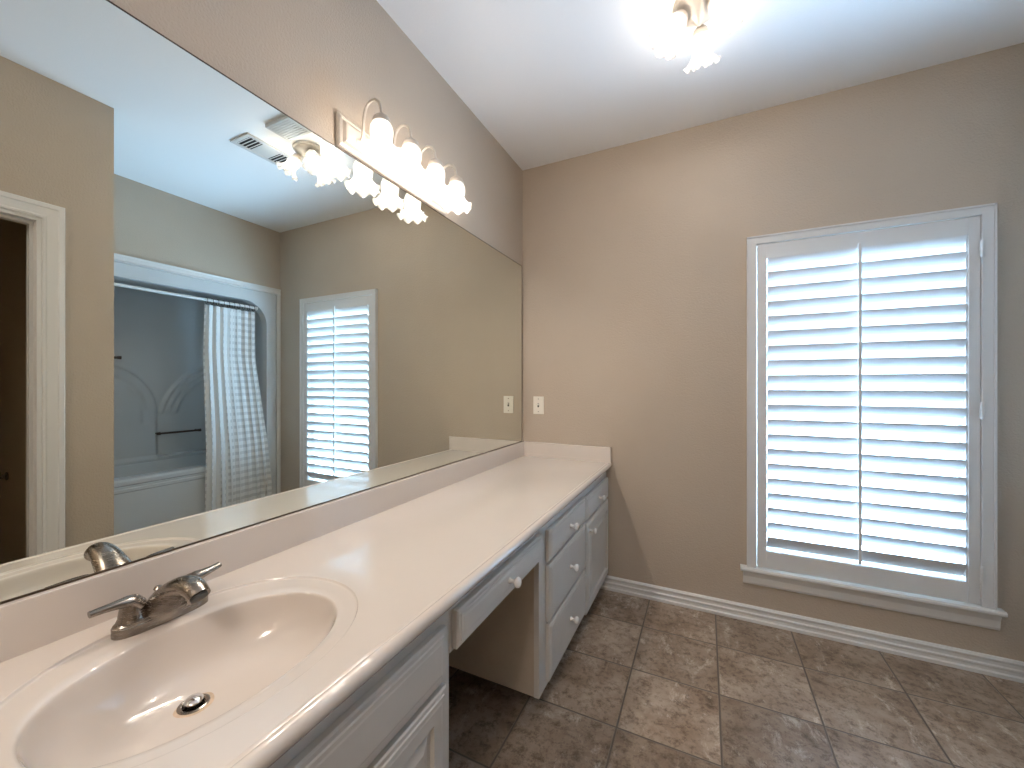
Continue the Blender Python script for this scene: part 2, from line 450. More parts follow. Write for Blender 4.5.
# louvre section: flat ellipse, room edge up
NL = 20; pitch = (1.865 - 0.377) / NL
tilt = math.radians(56); ch = 0.087
lou = None
for k in range(NL):
    zc = 0.377 + pitch * (k + 0.5) + 0.006
    if lou is None:
        b = new(); pts = []
        for i in range(20):
            a = 2 * PI * i / 20
            u = ch / 2 * math.cos(a); v = 0.0052 * math.sin(a)
            # u axis points to the room and up
            y = -u * math.cos(tilt) + v * math.sin(tilt); z = u * math.sin(tilt) + v * math.cos(tilt)
            pts.append((y, z))
        prism(b, pts, 1.3725 - 1.7375, 2.0965 - 1.7375, 'x')
        o = obj('louver', b, 'shutter', sh, smooth=True, loc=(1.7375, D - 0.001, zc)); lou = o
    else:
        o = lou.copy(); COL.objects.link(o); o.parent = sh; o.location = (1.7375, D - 0.001, zc)
b = new(); box(b, 1.728, 1.741, D - 0.044, D - 0.034, 0.392, 1.882, 0.003)
obj('tilt_rod', b, 'shutter', sh)
for z in (0.42, 1.115, 1.80):
    b = new(); lathe(b, [(0.0045, -0.036), (0.0055, -0.034), (0.0055, 0.034), (0.0045, 0.036)], 12, Matrix.Translation((2.1415, D - 0.027, z)), cap=True)
    box(b, 2.134, 2.149, D - 0.0245, D - 0.0225, z - 0.034, z + 0.034)
    obj('hinge', b, 'shutter', sh, smooth=True)
rebase(sh)

# ------------------------------------------------------------------ vanity cabinets
FX, PX = 0.553, 0.573      # face frame plane, front of the drawer fronts
TZ = 0.720                 # top of the cabinets
DR = [(0, PX - 0.007), (0.004, PX - 0.004), (0.012, PX - 0.004), (0.014, PX - 0.001), (0.022, PX - 0.001), (0.026, PX)]
def knob(parent, y, z, x=PX):
    b = new()
    mt = Matrix.Translation((x, y, z)) @ Matrix.Rotation(PI / 2, 4, 'Y')
    lathe(b, [(0.0001, -0.001), (0.009, -0.001), (0.009, 0.002), (0.0055, 0.006), (0.0050, 0.012), (0.009, 0.018), (0.0145, 0.022), (0.0160, 0.027), (0.0130, 0.033), (0.006, 0.036), (0.0001, 0.0365)], 20, mt)
    return obj('knob', b, 'ceramic', parent, smooth=True, autosm=60)
def drawer(parent, y0, y1, z0, z1, kn=True, name='drawer'):
    b = new(); nested(b, y0, y1, z0, z1, DR, FX + 0.001)
    d = obj(name, b, 'cab', parent)
    if kn: knob(d, (y0 + y1) / 2, (z0 + z1) / 2)
    return d
def door(parent, y0, y1, z0, z1, ky=None, kz=None):
    b = new()
    f = 0.052
    nested(b, y0, y1, z0, z1, DR + [(f, PX), (f + 0.004, PX - 0.008), (f + 0.014, PX - 0.009), (f + 0.034, PX - 0.001), (f + 0.036, PX - 0.001)], FX + 0.001)
    d = obj('door', b, 'cab', parent)
    if ky is not None: knob(d, ky, kz)
    return d

# sink cabinet
sk = thing('sink_cabinet', 'grey-white painted cabinet under the oval sink, raised-panel fronts', 'cabinet', (0.3, 0.2, 0))
b = new()
y0, y1 = -0.30, 0.772
box(b, 0.004, FX - 0.02, y0, y0 + 0.018, 0.10, TZ); box(b, 0.004, FX - 0.02, y1 - 0.018, y1, 0.10, TZ)
box(b, 0.004, FX - 0.02, y0 + 0.018, y1 - 0.018, 0.10, 0.118); box(b, 0.004, 0.012, y0 + 0.018, y1 - 0.018, 0.118, TZ)
obj('carcass', b, 'cab_side', sk)
b = new(); box(b, 0.02, FX - 0.075, y0 + 0.004, y1 - 0.06, 0.0, 0.10); obj('toe_kick', b, 'toe_shadow', sk)
b = new()
box(b, FX - 0.02, FX, y0, y0 + 0.04, 0.098, TZ, 0.001); box(b, FX - 0.02, FX, y1 - 0.04, y1, 0.098, TZ, 0.001)
box(b, FX - 0.02, FX, y0 + 0.04, y1 - 0.04, 0.672, TZ); box(b, FX - 0.02, FX, y0 + 0.04, y1 - 0.04, 0.55, 0.585); box(b, FX - 0.02, FX, y0 + 0.04, y1 - 0.04, 0.098, 0.12)
box(b, FX - 0.02, FX, 0.21, 0.25, 0.12, 0.672)
obj('face_frame', b, 'cab', sk)
drawer(sk, -0.275, 0.225, 0.568, 0.686, False, 'false_front'); drawer(sk, 0.235, 0.742, 0.568, 0.686, False, 'false_front')
door(sk, -0.275, 0.225, 0.105, 0.556, 0.195, 0.48); door(sk, 0.235, 0.742, 0.105, 0.556, 0.275, 0.48)
rebase(sk)

# knee drawer hung under the counter
kd = thing('knee_drawer', 'wide shallow drawer hung over the open knee space', 'drawer', (0.3, 1.05, 0.6))
b = new(); box(b, FX - 0.018, FX, 0.774, 1.326, 0.60, TZ, 0.001)
box(b, 0.12, FX - 0.018, 0.790, 0.802, 0.615, 0.695); box(b, 0.12, FX - 0.018, 1.298, 1.310, 0.615, 0.695); box(b, 0.12, FX - 0.018, 0.802, 1.298, 0.615, 0.622)
box(b, 0.12, 0.132, 0.802, 1.298, 0.622, 0.695)
obj('drawer_box', b, 'cab', kd)
drawer(kd, 0.784, 1.318, 0.607, 0.697, True, 'drawer_front')
rebase(kd)

# drawer-bank cabinet and end cabinet
db = thing('drawer_cabinet', 'painted cabinet with three stacked drawers and an end door at the far wall', 'cabinet', (0.3, 1.87, 0))
b = new(); y0, y1 = 1.330, D - 0.002
box(b, 0.004, FX - 0.02, y0, y0 + 0.018, 0.10, TZ); box(b, 0.004, FX - 0.02, y1 - 0.018, y1, 0.10, TZ); box(b, 0.004, FX - 0.02, y0 + 0.018, y1 - 0.018, 0.10, 0.118)
box(b, 0.004, 0.012, y0 + 0.018, y1 - 0.018, 0.118, TZ)
obj('carcass', b, 'cab_side', db)
b = new(); box(b, 0.02, FX - 0.075, y0 + 0.12, y1, 0.0, 0.10); obj('toe_kick', b, 'toe_shadow', db)
b = new()
box(b, FX - 0.02, FX, y0, y0 + 0.072, 0.098, TZ, 0.001); box(b, FX - 0.02, FX, y1 - 0.036, y1, 0.098, TZ, 0.001); box(b, FX - 0.02, FX, 1.882, 1.914, 0.098, TZ)
for za, zb in ((0.675, TZ), (0.555, 0.58), (0.325, 0.35), (0.098, 0.13)): box(b, FX - 0.02, FX, y0 + 0.072, 1.882, za, zb)
for za, zb in ((0.675, TZ), (0.535, 0.565), (0.098, 0.125)): box(b, FX - 0.02, FX, 1.914, y1 - 0.036, za, zb)
obj('face_frame', b, 'cab', db)
drawer(db, 1.393, 1.890, 0.566, 0.684); drawer(db, 1.393, 1.890, 0.344, 0.556); drawer(db, 1.393, 1.890, 0.122, 0.334)
drawer(db, 1.906, 2.388, 0.558, 0.674)
door(db, 1.906, 2.388, 0.102, 0.546, 1.958, 0.500)
rebase(db)

# ------------------------------------------------------------------ vanity top with the moulded bowl
CZ = 0.758
vt = thing('countertop', 'long cream cultured marble counter with moulded oval sink bowl', 'counter', (0.3, 0.9, TZ))
Y0v, Y1v = -0.30, D - 0.001
XB, XF = 0.001, 0.546
SCx, SCy, RX, RY = 0.290, 0.411, 0.210, 0.261       # ring
BCx, BCy, BX, BY = 0.312, 0.402, 0.156, 0.220       # bowl edge
DCx, DCy, DEP = 0.245, 0.405, 0.118
sy0, sy1 = 0.08, 0.72
b = new()
NA = 96
rings = []
def ell(cx, cy, ax, ay, z, n=2.15):
    out = []
    for i in range(NA):
        a = 2 * PI * i / NA
        c, s = math.cos(a), math.sin(a)
        out.append((cx + ax * math.copysign(abs(c) ** (2 / n), c), cy + ay * math.copysign(abs(s) ** (2 / n), s), z))
    return out
# outer rectangle ring, projected from ring centre
rect = []
for i in range(NA):
    a = 2 * PI * i / NA; c, s = math.cos(a), math.sin(a)
    px, py = c * RX * 1.0, s * RY
    ts = []
    if px > 1e-9: ts.append((XF - SCx) / px)
    if px < -1e-9: ts.append((XB - SCx) / px)
    if py > 1e-9: ts.append((sy1 - SCy) / py)
    if py < -1e-9: ts.append((sy0 - SCy) / py)
    t = min(ts); rect.append([SCx + px * t, SCy + py * t, CZ])
for cx, cy in ((XF, sy1), (XF, sy0), (XB, sy1), (XB, sy0)):
    k = min(range(NA), key=lambda i: (rect[i][0] - cx) ** 2 + (rect[i][1] - cy) ** 2); rect[k] = [cx, cy, CZ]
seq = [rect]
for s_, z in ((1.030, CZ), (1.018, CZ), (1.010, CZ - 0.0004), (1.003, CZ - 0.0032), (0.996, CZ - 0.0046), (0.982, CZ - 0.0048)):
    seq.append(ell(SCx, SCy, RX * s_, RY * s_, z))
seq.append(ell(0.303, 0.406, 0.176, 0.236, CZ - 0.0050))
for s_, dz in ((1.014, 0.0052), (1.003, 0.0062), (0.993, 0.0092), (0.983, 0.0145), (0.968, 0.0245), (0.942, 0.039), (0.900, 0.056), (0.835, 0.071), (0.75, 0.086), (0.64, 0.097), (0.51, 0.1055), (0.37, 0.112), (0.26, 0.1155), (0.19, 0.117), (0.14, 0.118)):
    t = min(1, max(0, (1 - s_) / 0.86)); t = t ** 1.2
    cx = BCx + (DCx - BCx) * t; cy = BCy + (DCy - BCy) * t
    ax, ay = BX * s_, BY * s_
    if s_ < 0.35:
        q = (0.35 - s_) / 0.21; ay = ay * (1 - q) + ax * q
    seq.append(ell(cx, cy, ax, ay, CZ - dz, 2.15 if s_ > 0.4 else 2.0))
VR = [[b.verts.new(p) for p in r] for r in seq]
for k in range(len(VR) - 1):
    for i in range(NA):
        j = (i + 1) % NA
        b.faces.new((VR[k][i], VR[k][j], VR[k + 1][j], VR[k + 1][i]))
dz_end = CZ - 0.118
# flat slabs either side of the bowl (top only)
def quad(pts): b.faces.new([b.verts.new(p) for p in pts])
quad([(XB, Y0v, CZ), (XF, Y0v, CZ), (XF, sy0, CZ), (XB, sy0, CZ)]); quad([(XB, sy1, CZ), (XF, sy1, CZ), (XF, Y1v, CZ), (XB, Y1v, CZ)])
# front bullnose with its slightly raised drip edge, and the underside
edge = [(XF, CZ), (0.552, CZ), (0.559, CZ), (0.562, CZ - 0.0016), (0.5645, CZ - 0.0018), (0.567, CZ + 0.0006), (0.571, CZ + 0.0014), (0.577, CZ + 0.0004), (0.583, CZ - 0.004), (0.587, CZ - 0.011), (0.586, CZ - 0.019), (0.582, CZ - 0.026), (0.576, CZ - 0.030), (0.570, CZ - 0.0315), (0.568, CZ - 0.036), (0.556, CZ - 0.0375), (0.545, CZ - 0.0375)]
prism(b, edge, Y0v, Y1v, 'y', closed=False)
quad([(0.545, Y0v, CZ - 0.0375), (0.545, Y1v, CZ - 0.0375), (0.52, Y1v, CZ - 0.0375), (0.52, Y0v, CZ - 0.0375)])
f1 = [b.verts.new((x, Y0v, z)) for x, z in edge + [(XB, CZ - 0.0375), (XB, CZ)]]; b.faces.new(f1)
bmesh.ops.remove_doubles(b, verts=b.verts, dist=0.0004)
flat_up(obj('sink_top', b, 'marble', vt, smooth=True, autosm=40))
# underside of the plain part
b = new(); box(b, XB, 0.53, 0.785, 1.32, CZ - 0.0375, CZ - 0.02); box(b, XB, 0.53, 1.34, Y1v, CZ - 0.0375, CZ - 0.02); obj('underside', b, 'marble', vt)
b = new(); box(b, 0.001, 0.021, Y0v, Y1v, CZ - 0.002, 0.8515, 0.0025); obj('backsplash', b, 'marble', vt)
b = new(); box(b, 0.021, 0.583, D - 0.021, D - 0.001, CZ - 0.002, 0.8515, 0.0025); obj('side_splash', b, 'marble', vt)
# drain fitting: flange ring, pop-up stopper on a short stem
b = new()
mt = Matrix.Translation((DCx, DCy, dz_end))
lathe(b, [(0.0235, -0.030), (0.0235, -0.004), (0.0225, 0.0005), (0.0200, 0.0008)][::-1] , 36, mt)
lathe(b, [(0.0155, -0.03), (0.0155, -0.004), (0.0175, 0.0010), (0.0215, 0.0028), (0.0245, 0.0015), (0.0250, -0.002)], 36, mt)
dr = obj('drain', b, 'nickel', vt, smooth=True)
b = new(); lathe(b, [(0.0001, 0.0145), (0.006, 0.0142), (0.0125, 0.0120), (0.0150, 0.0090), (0.0150, 0.0070), (0.0120, 0.0055), (0.004, 0.005), (0.003, -0.03)], 30, mt); obj('stopper', b, 'chrome', dr, smooth=True)
b = new(); lathe(b, [(0.0001, -0.022), (0.016, -0.022)], 24, mt); obj('drain_hole', b, 'dark', dr)
b = new(); lathe(b, [(0.0245, 0.0006), (0.030, 0.0009), (0.033, 0.0006)], 36, mt, mod=lambda k, a, r, z: (r + (0.002 * math.sin(3 * a + 1) if k == 2 else 0), z)); o = obj('rust_stain', b, 'ringstain', dr, smooth=True)
rebase(vt)

# ------------------------------------------------------------------ faucet
fz = CZ - 0.0005
fx, fy = 0.098, 0.422
fa = thing('faucet', 'brushed nickel two-handle faucet standing behind the oval sink bowl', 'faucet', (fx, fy, fz))
b = new()
def base_ring(z, ax, ay):
    out = []
    for i in range(48):
        a = 2 * PI * i / 48; c, s = math.cos(a), math.sin(a)
        out.append(b.verts.new((ax * math.copysign(abs(c) ** 0.85, c), ay * math.copysign(abs(s) ** 0.62, s), z)))
    return out
rr = [base_ring(*q) for q in ((-0.0060, 0.0262, 0.0790), (0.012, 0.0262, 0.0790), (0.0135, 0.0246, 0.0775), (0.0155, 0.0246, 0.0775), (0.0200, 0.0210, 0.0735), (0.0220, 0.012, 0.064))]
for k in range(len(rr) - 1):
    for i in range(48):
        j = (i + 1) % 48; b.faces.new((rr[k][i], rr[k][j], rr[k + 1][j], rr[k + 1][i]))
b.faces.new(rr[0][::-1]); b.faces.new(rr[-1])
obj('base_plate', b, 'nickel', fa, smooth=True, autosm=30)
# spout: broad body rising out of the base, arching forward, then down
b = new()
sp = smooth_pts([(0.004, 0, 0.004), (0.010, 0, 0.028), (0.034, 0, 0.052), (0.068, 0, 0.071), (0.096, 0, 0.079), (0.116, 0, 0.077), (0.130, 0, 0.068)], 5)
n = len(sp); R = []; S = []
for i in range(n):
    t = i / (n - 1)
    R.append(0.026 * (1 - t) ** 1.7 + 0.0175 + 0.0015 * t); S.append(0.68 + 0.30 * t)
tube(b, sp, R, 28, S)
obj('spout', b, 'nickel', fa, smooth=True, autosm=60)
b = new(); tube(b, [(0.1295, 0, 0.0685), (0.1320, 0, 0.0662)], 0.0140, 24); obj('aerator', b, 'black', fa, smooth=True)
for s in (-1, 1):
    b = new()
    mt = Matrix.Translation((0, s * 0.049, 0))
    lathe(b, [(0.0225, 0.008), (0.0235, 0.020), (0.0225, 0.0225), (0.0212, 0.025), (0.0200, 0.036), (0.0180, 0.047), (0.0150, 0.056), (0.0095, 0.0625), (0.0001, 0.0650)], 28, mt)
    # lever sweeping outward
    lv = smooth_pts([(0.0, s * 0.044, 0.044), (0.003, s * 0.054, 0.055), (0.006, s * 0.067, 0.0585), (0.007, s * 0.084, 0.060 + 0.001 * (s > 0)), (0.006, s * 0.111 - 0.010 * (s > 0), 0.060 + 0.004 * (s > 0))], 5)
    m_ = len(lv); RR = [0.0130 * (1 - i / (m_ - 1)) ** 1.5 + 0.0080 for i in range(m_)]
    tube(b, lv, RR, 16, 0.72)
    obj('handle', b, 'nickel', fa, smooth=True, autosm=60)
b = new(); tube(b, [(-0.020, 0, 0.012), (-0.021, 0, 0.044)], 0.0028, 10); lathe(b, [(0.0001, 0.056), (0.0055, 0.055), (0.0080, 0.051), (0.006, 0.047), (0.003, 0.044)], 16, Matrix.Translation((-0.021, 0, 0)))
obj('lift_rod', b, 'nickel', fa, smooth=True)

# ------------------------------------------------------------------ mirror
mi = thing('wall_mirror', 'large frameless mirror above the counter backsplash', 'mirror', (0.003, 1.04, 0.855))
b = new(); box(b, 0.0015, 0.0065, -0.30, D - 0.026, 0.8535, 2.000); o = obj('glass', b, 'mirror', mi)
b = new(); box(b, 0.0012, 0.0085, -0.30, D - 0.026, 0.8520, 0.8555); box(b, 0.0012, 0.0080, -0.30, D - 0.026, 1.9995, 2.0015); box(b, 0.0012, 0.0075, D - 0.0262, D - 0.024, 0.8520, 2.0015); obj('edge_channel', b, 'bronze', mi)
rebase(mi)

# ------------------------------------------------------------------ bell shades
def ruffle_shade(scale=1.0):
    """bell glass: mouth down at z = -0.118, neck at z = 0"""
    b = new()
    prof = [(0.0235, 0.0), (0.0300, -0.006), (0.0355, -0.018), (0.0370, -0.032), (0.0355, -0.046), (0.0330, -0.058), (0.0335, -0.068), (0.0390, -0.080), (0.0470, -0.091), (0.0560, -0.100), (0.0640, -0.106)]
    def mod(k, a, r, z):
        q = max(0, (k - 5) / 5)
        return r * (1 + 0.10 * q * math.sin(8 * a)) , z + 0.010 * q * q * math.sin(8 * a + 0.5)
    lathe(b, [(r * scale, z * scale) for r, z in prof], 64, mod=mod)
    return b
def lamp_light(name, parent, loc, energy, r=0.022):
    l = bpy.data.lights.new(name, 'POINT'); l.energy = energy; l.color = LAMP_COL; l.shadow_soft_size = r
    o = bpy.data.objects.new(name, l); COL.objects.link(o); o.parent = parent; o.location = loc
    return o

# ------------------------------------------------------------------ sconce bar
sb = thing('vanity_light', 'four-lamp vanity light bar with ruffled glass shades above the mirror', 'light fixture', (0.0, 1.226, 2.062))
b = new()
nested(b, -0.302, 0.302, -0.055, 0.055, [(0, 0.010), (0.004, 0.016), (0.010, 0.018), (0.013, 0.014), (0.017, 0.014), (0.024, 0.024), (0.030, 0.026)], 0.001)
obj('back_plate', b, 'fixture', sb)
arm0 = None; proto = []
for k in range(4):
    y = -0.2240 + 0.147 * k
    if not proto:
        b = new()
        lathe(b, [(0.0001, 0.008), (0.006, 0.008), (0.010, 0.004), (0.016, 0.000), (0.016, -0.004)], 24, Matrix.Translation((0.028, 0, -0.012)) @ Matrix.Rotation(PI / 2, 4, 'Y'))
        ap = smooth_pts([(0.028, 0, -0.012), (0.040, 0, 0.010), (0.044, 0, 0.060), (0.058, 0, 0.105), (0.088, 0, 0.119), (0.115, 0, 0.100), (0.125, 0, 0.060)], 6)
        tube(b, ap, 0.0048, 12)
        o1 = obj('arm', b, 'fixture', sb, smooth=True, loc=(0, y, 0))
        b = new()
        lathe(b, [(0.0001, 0.064), (0.007, 0.063), (0.009, 0.057), (0.018, 0.053), (0.0260, 0.046), (0.0300, 0.036), (0.0305, 0.028), (0.0285, 0.024), (0.0265, 0.026)], 32, Matrix.Translation((0.125, 0, 0)))
        o2 = obj('fitter', b, 'fixture', sb, smooth=True, loc=(0, y, 0))
        o3 = obj('shade', ruffle_shade(), 'shade', sb, smooth=True, loc=(0.125, y, 0.033), autosm=80)
        b = new(); lathe(b, [(0.0001, 0.0), (0.010, -0.002), (0.012, -0.012), (0.016, -0.026), (0.0185, -0.038), (0.0165, -0.050), (0.010, -0.058), (0.0001, -0.061)], 20)
        o4 = obj('bulb', b, 'bulb', sb, smooth=True, loc=(0.125, y, 0.024))
        proto = [o1, o2, o3, o4]
    else:
        for q in proto:
            c = q.copy(); COL.objects.link(c); c.parent = sb; c.location = (q.location.x, y, q.location.z)
            if q.name.startswith('shade'): c.rotation_euler.z = 0.25 * k
    lamp_light('lamp_glow', sb, (0.125, y, -0.045), P_SCONCE)

# ------------------------------------------------------------------ ceiling fixture and its added fill copy
def ceiling_fixture(label, loc, power):
    cf = thing('ceiling_light', label, 'light fixture', loc)
    b = new()
    lathe(b, [(0.088, -0.001), (0.090, -0.008), (0.086, -0.014), (0.080, -0.016), (0.078, -0.024), (0.070, -0.032), (0.060, -0.040), (0.045, -0.050), (0.030, -0.062), (0.018, -0.070), (0.010, -0.082), (0.0001, -0.088)], 48)
    obj('canopy', b, 'fixture', cf, smooth=True, autosm=50)
    for k, ang in enumerate((85, 205, 325)):
        a = math.radians(ang)
        dirv = Vector((math.cos(a), math.sin(a), 0))
        tiltv = math.radians(34)
        base = dirv * 0.062 + Vector((0, 0, -0.052))
        ax = (dirv * math.sin(tiltv) + Vector((0, 0, -math.cos(tiltv)))).normalized()
        rot = Vector((0, 0, -1)).rotation_difference(ax).to_matrix().to_4x4()
        mt = Matrix.Translation(base) @ rot
        b = new()
        tube(b, [dirv * 0.040 + Vector((0, 0, -0.036)), base + ax * 0.0], 0.009, 12)
        lathe(b, [(0.0001, 0.012), (0.012, 0.010), (0.024, 0.002), (0.028, -0.010), (0.027, -0.016)], 28, mt)
        obj('fitter', b, 'fixture', cf, smooth=True)
        sh_o = obj('shade', ruffle_shade(1.0), 'shade', cf, smooth=True, autosm=80)
        sh_o.matrix_local = mt @ Matrix.Translation((0, 0, -0.010))
        b = new(); lathe(b, [(0.0001, 0.0), (0.010, -0.002), (0.012, -0.012), (0.016, -0.026), (0.0185, -0.038), (0.0165, -0.050), (0.010, -0.058), (0.0001, -0.061)], 20)
        bo = obj('bulb', b, 'bulb', cf, smooth=True); bo.matrix_local = mt @ Matrix.Translation((0, 0, -0.018))
        lamp_light('lamp_glow', cf, base + ax * 0.070, power)
ceiling_fixture('three-arm ceiling light with ruffled glass shades near the far wall', (1.067, 1.630, H), P_CEIL)
ceiling_fixture('three-arm ceiling light with ruffled shades behind the viewer, out of the photo', (0.95, -0.95, H), P_BACK_FILL)  # unseen copy of the fixture, added to brighten the room

# ------------------------------------------------------------------ switch plate
sw = thing('light_switch', 'ivory switch plate on the far wall beside the mirror', 'switch', (0.115, D, 1.09))
b = new()
for d_, g in ((0, 0),):
    box(b, -0.036, 0.036, -0.006, 0, -0.057, 0.057, 0.002)
obj('plate', b, 'plate', sw)
b = new(); box(b, -0.005, 0.005, -0.0085, -0.0062, -0.012, 0.012); obj('slot', b, 'black', sw)
b = new(); prism(b, [(-0.007, -0.002), (-0.019, 0.006), (-0.019, 0.010), (-0.007, 0.009)], -0.0035, 0.0035, 'x'); obj('toggle', b, 'plate', sw)
for z in (-0.041, 0.041):
    b = new(); lathe(b, [(0.0001, 0.002), (0.0028, 0.0015), (0.003, 0.0)], 10, Matrix.Translation((0, -0.006, z)) @ Matrix.Rotation(PI / 2, 4, 'X')); obj('screw', b, 'nickel', sw)

# ------------------------------------------------------------------ ceiling vent and fan cover
cv = thing('ceiling_vent', 'white slotted supply vent in the ceiling seen in the mirror', 'vent', (1.318, 1.525, H))
b = new()
x0, x1, y0, y1 = -0.085, 0.085, -0.155, 0.155
for q in ((x0, x0 + 0.022, y0, y1), (x1 - 0.022, x1, y0, y1), (x0 + 0.022, x1 - 0.022, y0, y0 + 0.022), (x0 + 0.022, x1 - 0.022, y1 - 0.022, y1)):
    box(b, q[0], q[1], q[2], q[3], -0.010, -0.001, 0.002)
obj('frame', b, 'vent', cv)
b = new(); box(b, x0 + 0.01, x1 - 0.01, y0 + 0.01, y1 - 0.01, -0.0025, -0.0005); obj('backing', b, 'dark', cv)
b = new()
for i in range(13):
    yy = -0.125 + i * 0.0208
    an = 0.75 if i < 4 else (-0.25 if i < 9 else -0.75)
    if 4 <= i < 9:
        an = 0.0
    h = 0.008
    c_, s_ = math.cos(an) * 0.0105, math.sin(an) * 0.006
    prism(b, [(yy - c_, -0.007 - s_), (yy + c_, -0.007 + s_), (yy + c_, -0.006 + s_), (yy - c_, -0.006 - s_)], x0 + 0.02, x1 - 0.02, 'x') if 4 <= i < 9 else \
        prism(b, [(yy - 0.0052, -0.009), (yy + 0.0052, -0.0045), (yy + 0.0052, -0.0035), (yy - 0.0052, -0.008)], x0 + 0.02, x1 - 0.02, 'x')
obj('slat', b, 'vent', cv)
ef = thing('exhaust_fan', 'grey-white exhaust fan cover on the ceiling beside the vent in the mirror', 'fan', (0.975, 1.435, H))
b = new(); box(b, -0.098, 0.098, -0.070, 0.070, -0.022, -0.001, 0.004); obj('cover', b, 'fan', ef)
b = new()
for i in range(8):
    box(b, -0.080, 0.080, -0.056 + i * 0.0150, -0.050 + i * 0.0150, -0.0245, -0.0215)
obj('grille', b, 'fan', ef)

# ------------------------------------------------------------------ bathtub unit (seen in the mirror)
tu = thing('bathtub', 'white one-piece bathtub and arched shower surround behind the curtain', 'bathtub', (2.9, 1.665, 0))
TY0, TY1 = 0.962, 2.368
# face frame with rounded top corners
b = new()
outer = [(TY0, 0.0), (TY1, 0.0), (TY1, 2.05), (TY0, 2.05)]
oy0, oy1, oz1, rad = TY0 + 0.085, TY1 - 0.085, 1.955, 0.20
inner = [(oy0, 0.0), (oy1, 0.0)]
for i in range(13):
    a = PI / 2 * i / 12; inner.append((oy1 - rad + rad * math.cos(a), oz1 - rad + rad * math.sin(a)))
for i in range(13):
    a = PI / 2 * i / 12; inner.append((oy0 + rad - rad * math.sin(a), oz1 - rad + rad * math.cos(a)))
def face_strip(x, flip=False):
    pairs = []
    for (y, z) in inner:
        # matching outer point
        if z <= 0.001: pairs.append(((y, z), (TY0 if y < 1.6 else TY1, 0.0)))
        elif y > oy1 - rad + 1e-6 and z > oz1 - rad - 1e-6:
            pairs.append(((y, z), (TY1, z) if z < oz1 - rad * 0.32 else (y, 2.05)))
        elif y < oy0 + rad - 1e-6 and z > oz1 - rad - 1e-6:
            pairs.append(((y, z), (TY0, z) if z < oz1 - rad * 0.32 else (y, 2.05)))
        else: pairs.append(((y, z), (y, 2.05)))
    return pairs
pairs = face_strip(0)
seqp = pairs[1:] + [pairs[0]]
fxx = XR - 0.004
for k in range(len(seqp) - 1):
    (i0, o0), (i1, o1) = seqp[k], seqp[k + 1]
    vs_ = [b.verts.new((fxx, *p)) for p in (i0, o0)]
    if (o0[0] == TY1 and o1[0] != TY1 and o1[1] == 2.05 and o0[1] < 2.05): vs_.append(b.verts.new((fxx, TY1, 2.05)))
    if (o0[1] == 2.05 and o0[0] != TY0 and o1[0] == TY0): vs_.append(b.verts.new((fxx, TY0, 2.05)))
    vs_ += [b.verts.new((fxx, *p)) for p in (o1, i1)]
    b.faces.new(vs_)
bmesh.ops.remove_doubles(b, verts=b.verts, dist=1e-5)
ge = bmesh.ops.extrude_face_region(b, geom=list(b.faces))
bmesh.ops.translate(b, vec=(0.075, 0, 0), verts=[v for v in ge['geom'] if isinstance(v, bmesh.types.BMVert)])
obj('surround_frame', b, 'tub', tu, smooth=True, autosm=30)
# interior shell: back wall, ends and ceiling, as one thin-walled liner with moulded arches on the back
BXK = 3.235
b = new()
NY, NZ = 110, 110
def relief(y, z):
    """how far the back wall stands forward (metres)"""
    d = 0.0
    # large arched panel on the left (towards small y)
    cy, cz, R_ = 1.36, 0.98, 0.43
    inside = (abs(y - cy) < R_ and z < cz) or ((y - cy) ** 2 + (z - cz) ** 2 < R_ ** 2 and z >= cz)
    if inside and z > 0.56:
        dist = R_ - (abs(y - cy) if z < cz else math.hypot(y - cy, z - cz))
        d = max(d, 0.030 * min(1, dist / 0.02))
        if z > cz * 0.9 and 0.085 < dist < 0.12: d -= 0.008
    # fan of ridges on the right
    cy2, cz2 = 2.35, 0.88
    rr_ = math.hypot(y - cy2, z - cz2)
    if y < cy2 + 0.02 and z > cz2 + 0.10 and y > 1.80:
        for r0 in (0.44, 0.49, 0.54):
            d = max(d, 0.016 * max(0, 1 - abs(rr_ - r0) / 0.020))
    if z < 0.60: d = max(d, 0.05)
    return d
grid = [[b.verts.new((BXK - relief(TY0 + (TY1 - TY0) * i / NY, 0.45 + (2.03 - 0.45) * j / NZ), TY0 + (TY1 - TY0) * i / NY, 0.45 + (2.03 - 0.45) * j / NZ)) for j in range(NZ + 1)] for i in range(NY + 1)]
for i in range(NY):
    for j in range(NZ): b.faces.new((grid[i][j], grid[i + 1][j], grid[i + 1][j + 1], grid[i][j + 1]))
obj('back_panel', b, 'tub', tu, smooth=True, autosm=60)
b = new(); box(b, XR + 0.071, BXK + 0.015, TY0, TY0 + 0.012, 0.45, 2.045); obj('end_panel', b, 'tub', tu)
b = new(); box(b, XR + 0.071, BXK + 0.015, TY1 - 0.012, TY1, 0.45, 2.045); obj('end_panel', b, 'tub', tu)
b = new(); box(b, XR + 0.071, BXK + 0.015, TY0 + 0.012, TY1 - 0.012, 2.03, 2.045); obj('top_panel', b, 'tub', tu)
